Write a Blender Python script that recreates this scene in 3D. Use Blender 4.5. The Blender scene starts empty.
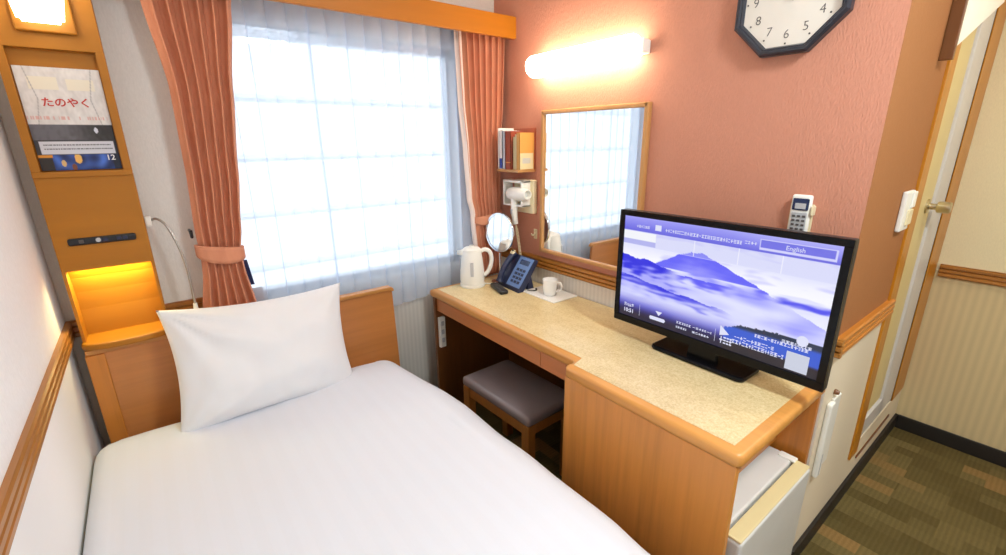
import bpy, bmesh, math, random
from mathutils import Vector, Matrix, noise
random.seed(4)
C = bpy.context.scene.collection
PI = math.pi
ROOT = {}

# ------------------------------------------------------------------ objects
def obj(name, bm, m, parent=None, smooth=False, world=True):
    """link bm as one mesh; 'world' means the verts are in world coordinates"""
    if world and parent is not None:
        r = parent
        while r.parent: r = r.parent
        bm.transform(Matrix.Translation(-Vector(r.location)))
    bmesh.ops.recalc_face_normals(bm, faces=bm.faces)
    me = bpy.data.meshes.new(name); bm.to_mesh(me); bm.free()
    if m: me.materials.append(m)
    if smooth:
        for p in me.polygons: p.use_smooth = True
    o = bpy.data.objects.new(name, me); C.objects.link(o)
    if parent: o.parent = parent
    return o
def autosmooth(o, ang=40):
    me = o.data
    bm = bmesh.new(); bm.from_mesh(me)
    for e in bm.edges:
        e.smooth = not (len(e.link_faces) == 2 and e.calc_face_angle(0) > math.radians(ang))
    for f in bm.faces: f.smooth = True
    bm.to_mesh(me); bm.free()
    return o
def thing(name, label, cat, loc=(0, 0, 0), rotz=0, group=None):
    o = bpy.data.objects.new(name, None); C.objects.link(o)
    o.location = loc; o.rotation_euler = (0, 0, rotz); o.empty_display_size = .05
    return tag(o, label, cat, group)
def tag(o, label, cat, group=None):
    o['label'] = label; o['category'] = cat
    if group: o['group'] = group
    return o
def struct(name, bm, m, parent=None, label=None, cat=None):
    o = obj(name, bm, m, parent)
    if parent is None:
        o['kind'] = 'structure'
        if label: tag(o, label, cat)
    return o
def NB(): return bmesh.new()

# ------------------------------------------------------------------ shapes
def box(bm, x0, x1, y0, y1, z0, z1, bev=0, seg=2):
    r = bmesh.ops.create_cube(bm, size=1)
    vs = r['verts']
    for v in vs:
        v.co = Vector(((x0 + x1) / 2 + v.co.x * (x1 - x0), (y0 + y1) / 2 + v.co.y * (y1 - y0), (z0 + z1) / 2 + v.co.z * (z1 - z0)))
    if bev:
        es = list({e for v in vs for e in v.link_edges})
        bmesh.ops.bevel(bm, geom=es, offset=bev, segments=seg, profile=.5, affect='EDGES')
    return bm
def bx(*a, **k): return box(NB(), *a, **k)
def prism(bm, pts, axis, a, b, bev=0):
    """extrude a 2-D outline along an axis: x->(y,z) y->(x,z) z->(x,y)"""
    def P(p, t):
        return {'x': (t, p[0], p[1]), 'y': (p[0], t, p[1]), 'z': (p[0], p[1], t)}[axis]
    A = [bm.verts.new(P(p, a)) for p in pts]; B = [bm.verts.new(P(p, b)) for p in pts]
    n = len(pts)
    fs = [bm.faces.new(A), bm.faces.new(B[::-1])]
    for i in range(n): fs.append(bm.faces.new((A[i], B[i], B[(i + 1) % n], A[(i + 1) % n])))
    bmesh.ops.recalc_face_normals(bm, faces=fs)
    if bev:
        es = [e for e in fs[0].edges] + [e for e in fs[1].edges]
        bmesh.ops.bevel(bm, geom=es, offset=bev, segments=2, profile=.5, affect='EDGES')
    return bm
def tube(bm, pts, r, n=10, caps=True, closed=False):
    pts = [Vector(p) for p in pts]; N = len(pts)
    rr = r if isinstance(r, (list, tuple)) else [r] * N
    rings = []; up = None
    for i, p in enumerate(pts):
        if closed: t = pts[(i + 1) % N] - pts[i - 1]
        else: t = pts[min(i + 1, N - 1)] - pts[max(i - 1, 0)]
        t.normalize()
        if up is None:
            up = Vector((0, 0, 1)) if abs(t.z) < .9 else Vector((1, 0, 0))
        a = t.cross(up); a.normalize(); b = a.cross(t); b.normalize(); up = b
        rings.append([bm.verts.new(p + rr[i] * (math.cos(2 * PI * k / n) * a + math.sin(2 * PI * k / n) * b)) for k in range(n)])
    for i in range(N if closed else N - 1):
        A, B = rings[i], rings[(i + 1) % N]
        for k in range(n): bm.faces.new((A[k], A[(k + 1) % n], B[(k + 1) % n], B[k]))
    if caps and not closed:
        bm.faces.new(rings[0][::-1]); bm.faces.new(rings[-1])
    return bm
def spline(pts, k=8):
    pts = [Vector(p) for p in pts]; out = []
    for i in range(len(pts) - 1):
        p0 = pts[max(i - 1, 0)]; p1 = pts[i]; p2 = pts[i + 1]; p3 = pts[min(i + 2, len(pts) - 1)]
        for j in range(k):
            t = j / k
            out.append(.5 * ((2 * p1) + (p2 - p0) * t + (2 * p0 - 5 * p1 + 4 * p2 - p3) * t * t + (3 * p1 - p0 - 3 * p2 + p3) * t ** 3))
    out.append(pts[-1]); return out
def lathe(bm, prof, n=32, M=None):
    """revolve (r,z) about z, then apply M"""
    M = M or Matrix.Identity(4); rings = []
    for r, z in prof:
        if r < 1e-6: rings.append([bm.verts.new(M @ Vector((0, 0, z)))])
        else: rings.append([bm.verts.new(M @ Vector((r * math.cos(2 * PI * k / n), r * math.sin(2 * PI * k / n), z))) for k in range(n)])
    for A, B in zip(rings, rings[1:]):
        for k in range(n):
            k2 = (k + 1) % n
            f = [A[k % len(A)], A[k2 % len(A)], B[k2 % len(B)], B[k % len(B)]]
            f = list(dict.fromkeys(f))
            if len(f) > 2: bm.faces.new(f)
    return bm
def axisM(p, d):
    d = Vector(d).normalized()
    return Matrix.Translation(p) @ d.to_track_quat('Z', 'Y').to_matrix().to_4x4()
def grid(nu, nv, fn, bm=None):
    bm = bm or NB()
    V = [[bm.verts.new(fn(i / nu, j / nv)) for j in range(nv + 1)] for i in range(nu + 1)]
    for i in range(nu):
        for j in range(nv): bm.faces.new((V[i][j], V[i + 1][j], V[i + 1][j + 1], V[i][j + 1]))
    return bm
def thick(o, t, off=0):
    md = o.modifiers.new('Solidify', 'SOLIDIFY'); md.thickness = t; md.offset = off
    return o
def lerp(a, b, t): return a + (b - a) * t
def ns(x, y, z=0.): return noise.noise(Vector((x, y, z)))
def sstep(a, b, x):
    t = max(0, min(1, (x - a) / (b - a))); return t * t * (3 - 2 * t)
def interp(tab, z):
    tab = sorted(tab)
    if z <= tab[0][0]: return tab[0][1:]
    for a, b in zip(tab, tab[1:]):
        if z <= b[0]:
            t = (z - a[0]) / (b[0] - a[0]); t = t * t * (3 - 2 * t) * .5 + t * .5
            return tuple(lerp(p, q, t) for p, q in zip(a[1:], b[1:]))
    return tab[-1][1:]
def text_bm(body, size, M, bold=0.0, extrude=.0002, align='CENTER'):
    cu = bpy.data.curves.new('lettering', 'FONT'); cu.body = body; cu.size = size
    cu.align_x = align; cu.align_y = 'CENTER'; cu.extrude = extrude; cu.offset = bold; cu.resolution_u = 3
    o = bpy.data.objects.new('lettering', cu); C.objects.link(o)
    bpy.context.view_layer.update()
    dg = bpy.context.evaluated_depsgraph_get()
    me = bpy.data.meshes.new_from_object(o.evaluated_get(dg))
    bm = NB(); bm.from_mesh(me); bm.transform(M)
    bpy.data.objects.remove(o); bpy.data.curves.remove(cu); bpy.data.meshes.remove(me)
    return bm
def frameM(p, ex, ey):
    ex = Vector(ex).normalized(); ey = Vector(ey).normalized(); ez = ex.cross(ey)
    m = Matrix((ex, ey, ez)).transposed().to_4x4(); m.translation = Vector(p)
    return m

# ------------------------------------------------------------------ materials
def s2l(c): return tuple(((x / 255) / 12.92 if x / 255 <= .04045 else ((x / 255 + .055) / 1.055) ** 2.4) for x in c)
class N:
    def __init__(s, name):
        s.m = bpy.data.materials.new(name); s.m.use_nodes = True; s.t = s.m.node_tree
        s.t.nodes.clear(); s.out = s.t.nodes.new('ShaderNodeOutputMaterial')
    def n(s, kind, **k):
        d = s.t.nodes.new('ShaderNode' + kind)
        for a, v in k.items():
            if a.startswith('i_'):
                key = a[2:].replace('_', ' ')
                d.inputs[int(key) if key.isdigit() else key].default_value = v
            else: setattr(d, a, v)
        return d
    def l(s, a, b): s.t.links.new(a, b)
    def bsdf(s, **k):
        b = s.n('BsdfPrincipled')
        for a, v in k.items(): b.inputs[a.replace('_', ' ')].default_value = v
        s.l(b.outputs[0], s.out.inputs[0]); s.b = b; return b
    def bump(s, h, strength=.2, dist=.002):
        d = s.n('Bump', i_Strength=strength, i_Distance=dist); s.l(h, d.inputs['Height']); s.l(d.outputs[0], s.b.inputs['Normal'])
    def mix(s, fac, a, b, blend='MIX'):
        d = s.n('Mix', data_type='RGBA', blend_type=blend)
        for sock, v in ((d.inputs[0], fac), (d.inputs[6], a), (d.inputs[7], b)):
            if hasattr(v, 'links'): s.l(v, sock)
            else: sock.default_value = v if not isinstance(v, tuple) else (*v[:3], 1)
        return d.outputs[2]
    def math(s, op, a, b=0.):
        d = s.n('Math', operation=op)
        for sock, v in ((d.inputs[0], a), (d.inputs[1], b)):
            if hasattr(v, 'links'): s.l(v, sock)
            else: sock.default_value = v
        return d.outputs[0]
    def pos(s, scale=(1, 1, 1), obj=False):
        g = s.n('TexCoord').outputs['Object'] if obj else s.n('NewGeometry').outputs['Position']
        d = s.n('Mapping'); d.inputs['Scale'].default_value = scale; s.l(g, d.inputs[0]); return d.outputs[0]
    def noise(s, vec, scale=5, detail=3, rough=.5):
        d = s.n('TexNoise', i_Scale=scale, i_Detail=detail, i_Roughness=rough); s.l(vec, d.inputs[0]); return d.outputs[0]
    def ramp(s, fac, stops):
        d = s.n('ValToRGB'); e = d.color_ramp.elements
        while len(e) < len(stops): e.new(.5)
        for q, (p, c) in zip(e, stops): q.position = p; q.color = (*c[:3], 1)
        s.l(fac, d.inputs[0]); return d.outputs[0]
def plain(name, rgb, rough=.5, metal=0, spec=.5, bump=None, coat=0, var=.04):
    k = N(name); c = s2l(rgb); b = k.bsdf(Roughness=rough, Metallic=metal, Coat_Weight=coat); b.inputs['Specular IOR Level'].default_value = spec
    nz = k.noise(k.pos(), 14, 3)
    k.l(k.mix(nz, tuple(x * (1 - var) for x in c), tuple(min(1, x * (1 + var)) for x in c)), b.inputs['Base Color'])
    if bump:
        k.bump(k.noise(k.pos(), bump[0], 4), bump[1], bump[2] if len(bump) > 2 else .001)
    return k.m
def wood(name, rgb, axis='z', dark=.72, rough=.38, coat=.15, streak=26):
    k = N(name); c = s2l(rgb); b = k.bsdf(Roughness=rough, Coat_Weight=coat, Coat_Roughness=.25)
    sc = {'x': (1.2, streak, streak), 'y': (streak, 1.2, streak), 'z': (streak, streak, 1.2)}[axis]
    big = {'x': (.5, 5, 5), 'y': (5, .5, 5), 'z': (5, 5, .5)}[axis]
    n1 = k.noise(k.pos(sc), 1.6, 5, .6); n2 = k.noise(k.pos(big), 1.3, 2)
    f = k.math('ADD', k.math('MULTIPLY', n1, .6), k.math('MULTIPLY', n2, .4))
    k.l(k.ramp(f, [(.3, tuple(x * dark for x in c)), (.52, c), (.72, tuple(min(1, x * 1.12) for x in c))]), b.inputs['Base Color'])
    k.bump(n1, .06, .001)
    return k.m
def two_tone_wall(name, upper, lower, split=.83, tex_axis=1, tex=30, bump=.5, stripe_axis=0, stripe=.022):
    """wallpaper above the dado rail, pin-striped paper below it"""
    k = N(name); b = k.bsdf(Roughness=.75); b.inputs['Specular IOR Level'].default_value = .25
    p = k.n('NewGeometry').outputs['Position']; sep = k.n('SeparateXYZ'); k.l(p, sep.inputs[0])
    up = k.math('GREATER_THAN', sep.outputs[2], split)
    sc = [130, 130, 42]
    n1 = k.noise(k.pos(tuple(sc)), 2.0, 3, .55); n2 = k.noise(k.pos((3, 3, 3)), 1, 2)
    U = s2l(upper); L = s2l(lower)
    uc = k.mix(n1, tuple(x * .9 for x in U), tuple(min(1, x * 1.08) for x in U))
    st = k.math('SINE', k.math('MULTIPLY', sep.outputs[stripe_axis], 2 * PI / stripe))
    st = k.math('MULTIPLY_ADD', st, .5); st.node.inputs[2].default_value = .5
    lc = k.mix(st, tuple(x * .93 for x in L), tuple(min(1, x * 1.03) for x in L))
    k.l(k.mix(up, lc, uc), b.inputs['Base Color'])
    k.bump(n1, bump, .003)
    return k.m
def emit(name, rgb, strength):
    k = N(name); e = k.n('Emission', i_Strength=strength); e.inputs[0].default_value = (*s2l(rgb), 1)
    k.l(e.outputs[0], k.out.inputs[0]); return k.m
def painted(name, strength=None, rough=.4):
    """printed or displayed image stored as a colour attribute"""
    k = N(name); a = k.n('VertexColor', layer_name='print')
    if strength:
        b = k.bsdf(Roughness=.25); b.inputs['Base Color'].default_value = (.005, .005, .006, 1)
        b.inputs['Emission Strength'].default_value = strength; k.l(a.outputs[0], b.inputs['Emission Color'])
    else:
        b = k.bsdf(Roughness=rough); k.l(a.outputs[0], b.inputs['Base Color'])
    return k.m

M = {}
M['wood_v'] = wood('honey_wood_upright', (196, 122, 44), 'z')
M['wood_x'] = wood('honey_wood_across', (200, 124, 44), 'x')
M['wood_y'] = wood('honey_wood_along', (204, 134, 62), 'y')
M['head'] = wood('headboard_wood', (190, 122, 62), 'x', dark=.85)
M['head_edge'] = wood('headboard_edging', (196, 134, 66), 'x')
M['panel'] = wood('panel_wood', (166, 104, 1), 'x', dark=.93, streak=12, rough=.55, coat=0)
M['pelmet'] = wood('pelmet_wood', (180, 108, 2), 'x', dark=.92, streak=12, rough=.5, coat=0)
M['rail_x'] = wood('rail_wood_across', (168, 104, 42), 'x')
M['rail_y'] = wood('rail_wood_along', (172, 112, 46), 'y')
M['dark_wood'] = wood('dark_brown_wood', (112, 66, 28), 'z', dark=.7)
M['door_trim'] = wood('door_trim_wood', (188, 120, 16), 'z', dark=.85)
M['stoolwood'] = wood('stool_wood', (166, 106, 44), 'z')
M['mirrorframe'] = wood('mirror_frame_wood', (196, 142, 84), 'z', dark=.85)
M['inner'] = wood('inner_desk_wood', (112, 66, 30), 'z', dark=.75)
M['front'] = wood('desk_front_wood', (212, 140, 62), 'z', dark=.78)
M['edge'] = wood('desk_edge_wood', (214, 148, 72), 'y', dark=.85)
M['apron'] = wood('desk_apron_wood', (190, 116, 62), 'y', dark=.85)
M['pink'] = two_tone_wall('terracotta_wallpaper', (206, 142, 117), (228, 220, 208), stripe_axis=1, bump=.75)
M['brownwall'] = two_tone_wall('tan_wall', (162, 107, 64), (226, 212, 188), stripe_axis=0, stripe=.5, bump=.25)  # upper part a browner tan than the terracotta wall
M['entrywall'] = two_tone_wall('cream_wallpaper', (230, 218, 180), (212, 192, 148), stripe_axis=1, stripe=.03, bump=.2)
M['windowwall'] = two_tone_wall('grey_wallpaper', (226, 222, 216), (204, 198, 188), stripe_axis=0, bump=.2)
M['leftwall'] = two_tone_wall('white_wallpaper', (240, 241, 242), (240, 240, 240), stripe_axis=1, stripe=.6, bump=.12)
M['ceiling'] = plain('ceiling_white', (236, 234, 228), .9)
M['black_base'] = plain('black_vinyl', (34, 30, 28), .5)
M['alu'] = plain('aluminium', (196, 200, 206), .35, .7)
M['white_plastic'] = plain('white_plastic', (236, 234, 226), .35)
M['cream_plastic'] = plain('cream_plastic', (228, 214, 176), .4)
M['grey_plastic'] = plain('grey_plastic', (188, 188, 190), .45)
M['dark_plastic'] = plain('dark_plastic', (24, 24, 30), .35)
M['gloss_black'] = plain('gloss_black', (10, 10, 13), .25, spec=.2)
M['phone'] = plain('phone_navy', (38, 44, 72), .4)
M['phone_face'] = plain('phone_face_blue', (98, 126, 176), .4)
M['phone_disp'] = plain('phone_display', (24, 40, 80), .15)
M['chrome'] = plain('chrome', (226, 228, 232), .12, 1)
M['steel'] = plain('brushed_steel', (176, 172, 166), .3, 1)
M['brass'] = plain('satin_brass', (206, 194, 164), .28, 1)
M['china'] = plain('white_china', (240, 238, 234), .18, coat=.4)
M['leather'] = plain('brown_leather', (126, 112, 110), .25, bump=(260, .25), coat=.1)
M['linen'] = plain('white_linen', (228, 228, 230), .85, bump=(420, .12), var=.015)
M['sheet'] = plain('white_sheet', (230, 230, 230), .85, bump=(380, .1), var=.015)
M['bedbase'] = plain('bed_base_fabric', (196, 186, 170), .9, bump=(300, .2))
M['lampglass'] = emit('lamp_tube_glow', (255, 236, 206), 19)
M['panelglow'] = emit('reading_lamp_glow', (255, 240, 214), 8)
M['ceilglow'] = emit('ceiling_lamp_glow', (255, 247, 238), 14)
M['fridge'] = plain('fridge_enamel', (214, 212, 208), .35)
M['fridge_trim'] = plain('fridge_trim_cream', (224, 206, 156), .4)
M['clockface'] = plain('clock_face', (232, 224, 212), .5, var=.02)
M['clockcase'] = plain('clock_case', (46, 48, 58), .3)
M['ink'] = plain('dark_ink', (84, 78, 76), .6)
M['door'] = plain('door_cream', (214, 194, 138), .45)
M['dooralu'] = plain('door_jamb_grey', (206, 202, 200), .4)
M['soffit'] = plain('soffit_white', (246, 240, 230), .7)
M['strap'] = plain('navy_cloth', (36, 44, 84), .8)

k = N('mirror_glass'); b = k.bsdf(Metallic=1, Roughness=.02); b.inputs['Base Color'].default_value = (.93, .94, .94, 1); M['mirror'] = k.m

k = N('duvet_satin'); b = k.bsdf(Roughness=.62); b.inputs['Sheen Weight'].default_value = .15
sep = k.n('SeparateXYZ'); k.l(k.n('TexCoord').outputs['UV'], sep.inputs[0])
st = k.math('SINE', k.math('MULTIPLY', sep.outputs[0], 2 * PI / .055)); st = k.math('GREATER_THAN', st, 0.)
c = s2l((218, 221, 229))
k.l(k.mix(st, tuple(x * .985 for x in c), c), b.inputs['Base Color'])
k.l(k.math('MULTIPLY_ADD', st, .16), b.inputs['Roughness']); b.inputs['Roughness'].links[0].from_node.inputs[2].default_value = .55
k.bump(k.noise(k.pos((1, 1, 1)), 350, 3), .08, .001); M['duvet'] = k.m

k = N('curtain_cloth'); b = k.bsdf(Roughness=.7); b.inputs['Sheen Weight'].default_value = .1
nz = k.noise(k.pos((1, 1, .25)), 40, 4)
k.l(k.mix(nz, s2l((192, 120, 88)), s2l((218, 148, 112))), b.inputs['Base Color']); k.bump(nz, .15, .002)
M['curtain'] = k.m

k = N('sheer_voile')
tr = k.n('BsdfTransparent'); tr.inputs[0].default_value = (.97, .98, 1, 1)
tl = k.n('BsdfTranslucent'); tl.inputs[0].default_value = (.80, .89, 1, 1)
df = k.n('BsdfDiffuse'); df.inputs[0].default_value = (.66, .77, .97, 1)
m1 = k.n('MixShader', i_0=.5); k.l(tl.outputs[0], m1.inputs[1]); k.l(df.outputs[0], m1.inputs[2])
m2 = k.n('MixShader', i_0=.5); k.l(tr.outputs[0], m2.inputs[1]); k.l(m1.outputs[0], m2.inputs[2])
k.l(m2.outputs[0], k.out.inputs[0]); M['sheer'] = k.m

k = N('window_glass')
tr = k.n('BsdfTransparent'); tr.inputs[0].default_value = (.95, .97, .97, 1)
gl = k.n('BsdfGlossy', i_Roughness=.02)
m1 = k.n('MixShader', i_0=.06); k.l(tr.outputs[0], m1.inputs[1]); k.l(gl.outputs[0], m1.inputs[2])
k.l(m1.outputs[0], k.out.inputs[0]); M['glass'] = k.m

k = N('desk_laminate'); b = k.bsdf(Roughness=.35, Coat_Weight=.2)
n1 = k.noise(k.pos(), 160, 4, .7); n2 = k.noise(k.pos((1, .5, 1)), 30, 3)
f = k.math('ADD', k.math('MULTIPLY', n1, .75), k.math('MULTIPLY', n2, .25))
k.l(k.ramp(f, [(.35, s2l((200, 172, 118))), (.5, s2l((220, 196, 144))), (.65, s2l((232, 212, 166)))]), b.inputs['Base Color'])
M['laminate'] = k.m

k = N('patchwork_carpet'); b = k.bsdf(Roughness=.95); b.inputs['Specular IOR Level'].default_value = .1
v = k.pos((1, 1, 1))
rot = k.n('Mapping'); rot.inputs['Rotation'].default_value = (0, 0, PI / 2); rot.inputs['Location'].default_value = (.07, .05, 0); k.l(v, rot.inputs[0])
br = k.n('TexBrick', offset=.5, i_Scale=1, i_Mortar_Size=0, i_Bias=0, i_Brick_Width=.15, i_Row_Height=.062)
br2 = k.n('TexBrick', offset=.37, i_Scale=1, i_Mortar_Size=0, i_Bias=0, i_Brick_Width=.42, i_Row_Height=.124)
for q in (br, br2):
    q.inputs['Color1'].default_value = (0, 0, 0, 1); q.inputs['Color2'].default_value = (1, 1, 1, 1); k.l(rot.outputs[0], q.inputs[0])
f = k.math('ADD', k.math('MULTIPLY', br.outputs[0], .5), k.math('MULTIPLY', br2.outputs[0], .5))
col = k.ramp(f, [(.15, s2l((94, 81, 47))), (.4, s2l((104, 91, 55))), (.65, s2l((118, 103, 65))), (.92, s2l((152, 116, 70)))])
sep = k.n('SeparateXYZ'); k.l(v, sep.inputs[0])
rib = k.math('SINE', k.math('MULTIPLY', sep.outputs[1], 2 * PI / .016)); rib = k.math('MULTIPLY_ADD', rib, .5); rib.node.inputs[2].default_value = .5
fz = k.noise(v, 190, 4, .7)
tex = k.math('ADD', k.math('MULTIPLY', rib, .2), k.math('MULTIPLY', fz, 1.0))
k.l(k.mix(tex, k.mix(1., col, (.55, .55, .55), 'MULTIPLY'), k.mix(1., col, (1.25, 1.25, 1.25), 'MULTIPLY')), b.inputs['Base Color'])
k.bump(tex, .6, .004); M['carpet'] = k.m

M['facade'] = plain('pale_render', (236, 236, 238), .9)
M['facade_dark'] = plain('pale_concrete', (206, 210, 218), .9)

# ------------------------------------------------------------------ the room
XL, XP, XR = -.29, 1.505, 2.8
YW, YC, YB = 1.987, .356, -1.6
ZC = 2.35
struct('floor', bx(XL - .1, XR + .1, YB - .1, YW + .1, -.08, 0), M['carpet'])
struct('ceiling', bx(XL - .1, XR + .1, YB - .1, YW + .2, ZC, ZC + .08), M['ceiling'])
struct('wall_left', bx(XL - .1, XL, YB, YW + .1, 0, ZC), M['leftwall'])
struct('wall_rear', bx(XL - .1, XR + .1, YB - .1, YB, 0, ZC), M['leftwall'])
struct('wall_entry', bx(XR, XR + .1, YB, YC + .1, 0, ZC), M['entrywall'])
struct('wall_right', bx(XP, XP + .08, YC + .0008, YW + .1, 0, ZC), M['pink'])
WX0, WX1, WZ0, WZ1 = .18, 1.27, .80, 1.835
bm = NB()
for a in ((XL - .1, WX0, 0, ZC), (WX1, XP + .08, 0, ZC), (WX0, WX1, 0, WZ0), (WX0, WX1, WZ1, ZC)):
    box(bm, a[0], a[1], YW, YW + .12, a[2], a[3])
struct('wall_window', bm, M['windowwall'])
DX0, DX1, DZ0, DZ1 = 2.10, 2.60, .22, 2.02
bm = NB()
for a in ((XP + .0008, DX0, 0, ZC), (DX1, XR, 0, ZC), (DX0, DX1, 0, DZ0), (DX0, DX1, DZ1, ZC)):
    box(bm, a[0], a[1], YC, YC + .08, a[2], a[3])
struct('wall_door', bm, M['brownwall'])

# window
w = struct('window_1', bx(WX0 + .03, WX1 - .03, YW + .055, YW + .061, WZ0 + .03, WZ1 - .03), M['glass'])
bm = NB()
box(bm, WX0, WX0 + .035, YW + .03, YW + .09, WZ0, WZ1); box(bm, WX1 - .035, WX1, YW + .03, YW + .09, WZ0, WZ1)
box(bm, WX0, WX1, YW + .03, YW + .09, WZ0, WZ0 + .035); box(bm, WX0, WX1, YW + .03, YW + .09, WZ1 - .035, WZ1)
struct('window_frame', bm, M['alu'], w)

# dado rails with moulded profile
def rail_profile(d):
    z0, z1 = .805, .862
    pr = [(0, z0), (d * .7, z0)]
    n = 3; h = (z1 - z0)
    for i in range(n):
        a = z0 + h * (i + .06) / n; bq = z0 + h * (i + .94) / n
        pr += [(d * .55, a), (d, a + .003), (d, bq - .003), (d * .55, bq)]
    pr += [(d * .7, z1), (0, z1)]
    return pr
D = .016
bm = prism(NB(), [(YW - p, z) for p, z in rail_profile(D)], 'x', XL, .30); struct('trim_1', bm, M['rail_x'])
bm = prism(NB(), [(XL + p, z) for p, z in rail_profile(D)], 'y', YB, YW - D); struct('trim_2', bm, M['rail_y'])
bm = prism(NB(), [(XP - p, z) for p, z in rail_profile(.02)], 'y', YC - .02, YW); struct('trim_3', bm, M['rail_y'])
bm = prism(NB(), [(YC - p, z) for p, z in rail_profile(.018)], 'x', XP + .0005, 2.045); struct('trim_4', bm, M['wood_x'])
bm = prism(NB(), [(XR - p, z) for p, z in rail_profile(D)], 'y', YB, YC - .015); struct('trim_5', bm, M['rail_y'])
struct('baseboard_door', bx(XP, XR, YC - .012, YC, 0, .072, .003), M['black_base'])
struct('baseboard_entry', bx(XR - .012, XR, YB, YC - .012, 0, .072, .003), M['black_base'])
struct('baseboard_left', bx(XL, XL + .012, YB, YW, 0, .072, .003), M['black_base'])

# bathroom door in the door wall
bm = bx(DX0 + .004, DX1 - .2, YC + .012, YC + .045, DZ0 + .09, DZ1 - .006)
d = struct('door_1', bm, M['door'])
bm = NB()
box(bm, 2.40, 2.60, YC + .002, YC + .05, DZ0 + .006, DZ1 - .006, .003); box(bm, DX0, 2.42, YC + .002, YC + .05, DZ0 + .004, DZ0 + .085, .003)
struct('door_jamb', bm, M['dooralu'], d)
bm = bx(2.01, 2.098, YC - .008, YC + .02, .185, 2.06, .002); struct('door_frame', bm, M['door_trim'], d)
bm = bx(2.60, 2.797, YC - .003, YC + .01, .22, 2.06, .001); struct('door_frame', bm, M['door_trim'], d)
bm = bx(2.14, 2.62, YC - .004, YC + .004, .128, .14); struct('sill_groove', bm, M['dark_wood'], d)
bm = lathe(NB(), [(0, 0), (.027, 0), (.027, .006), (.012, .01), (.011, .028), (.020, .031), (.022, .036), (.021, .066), (.018, .069), (0, .069)], 24, axisM((2.33, YC + .012, 1.165), (0, -1, 0)))
kn = autosmooth(obj('door_knob', bm, M['brass'], d))
# slanted white bulkhead over the door, and the dark board hanging beside it
bm = prism(NB(), [(1.93, 1.66), (2.54, 1.876), (2.54, 2.3), (1.93, 2.3)], 'y', YC - .020, YC - .009)
struct('trim_6', bm, M['soffit'])
bm = bx(1.89, 1.908, YC - .031, YC, 1.63, 2.34, .002); struct('trim_7', bm, M['dark_wood'])

# ------------------------------------------------------------------ bed
bed = thing('single_bed', 'single bed with orange wooden headboard and white fitted sheet against the left wall', 'bed', (.24, .9, 0))
obj('bed_base', bx(-.27, .735, -.1, 1.855, .06, .24, .015), M['bedbase'], bed)
for x in (-.23, .69):
    for y in (-.05, 1.8):
        obj('foot', bx(x - .025, x + .025, y - .025, y + .025, 0, .065, .004), M['dark_wood'], bed)
o = obj('mattress', bx(-.275, .75, -.1, 1.855, .235, .455, .035, 5), M['sheet'], bed); autosmooth(o, 60)
bm = prism(NB(), [(-.252, .12), (.822, .12), (.806, .765), (.792, .78), (-.252, .78)], 'y', 1.868, 1.885, .003)
hb = obj('headboard', bm, M['head'], bed)
obj('headboard_edging', prism(NB(), [(-.25, .772), (.792, .772), (.796, .766), (.812, .766), (.809, .779), (.797, .788), (-.25, .788)], 'y', 1.858, 1.895, .003), M['head_edge'], hb)
obj('headboard_stile', bx(-.254, -.205, 1.862, 1.89, .12, .768, .003), M['wood_v'], hb)

# duvet: a soft quilt over the mattress, hanging over the open side
def duvet_bm():
    nu, nv = 90, 110
    y0, y1 = -.12, 1.765
    prof = []          # cross-section across the bed, from the wall to the hanging edge
    for i in range(13): prof.append((-.275 + .04 * (1 - math.cos(i / 12 * PI / 2)), .452 + .05 * math.sin(i / 12 * PI / 2)))
    for i in range(1, 30): prof.append((lerp(-.24, .70, i / 29), .502))
    for i in range(1, 14): a = i / 13 * PI / 2; prof.append((.70 + .115 * math.sin(a), .502 - .11 * (1 - math.cos(a))))
    for i in range(1, 14): prof.append((.815 + .012 * i / 13, lerp(.392, .16, i / 13)))
    pv = [Vector((p[0], 0, p[1])) for p in prof]
    L = [0]
    for a, b in zip(pv, pv[1:]): L.append(L[-1] + (b - a).length)
    def at(s):
        s *= L[-1]
        for i in range(len(L) - 1):
            if s <= L[i + 1] + 1e-9:
                t = (s - L[i]) / max(1e-9, L[i + 1] - L[i]); return pv[i].lerp(pv[i + 1], t)
        return pv[-1]
    bm = NB(); uv = bm.loops.layers.uv.new('UVMap'); co = {}
    V = []
    for i in range(nu + 1):
        row = []
        for j in range(nv + 1):
            p = at(i / nu); y = lerp(y0, y1, j / nv)
            e = max(0, (y - (y1 - .06)) / .06)          # rounded head edge
            p.y = y + .008 * noise.noise(Vector((p.x * 4, 0, 3)))
            drop = .036 * (1 - math.sqrt(max(0, 1 - e * e)))
            q = noise.noise(Vector((p.x * 3.2, y * 2.2, 1))) * .009 + noise.noise(Vector((p.x * 9 + y * 3, y * 5, 5))) * .0035
            if p.x > .7: p.x += q * 1.6 + .006 * noise.noise(Vector((0, y * 7, p.z * 3)))
            elif p.x > -.22: p.z += q
            p.z -= drop
            if p.x > .5: p.x -= .062 * sstep(1.2, 1.76, y) * (p.x - .5) / .3
            v = bm.verts.new(p); co[v] = (i / nu * L[-1], y); row.append(v)
        V.append(row)
    for i in range(nu):
        for j in range(nv):
            f = bm.faces.new((V[i][j], V[i + 1][j], V[i + 1][j + 1], V[i][j + 1]))
            for l in f.loops: l[uv].uv = co[l.vert]
    return bm
dv = obj('duvet', duvet_bm(), M['duvet'], smooth=True); thick(dv, .024, 0)
tag(dv, 'white satin striped duvet spread over the bed and hanging down its open side', 'duvet')

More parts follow.
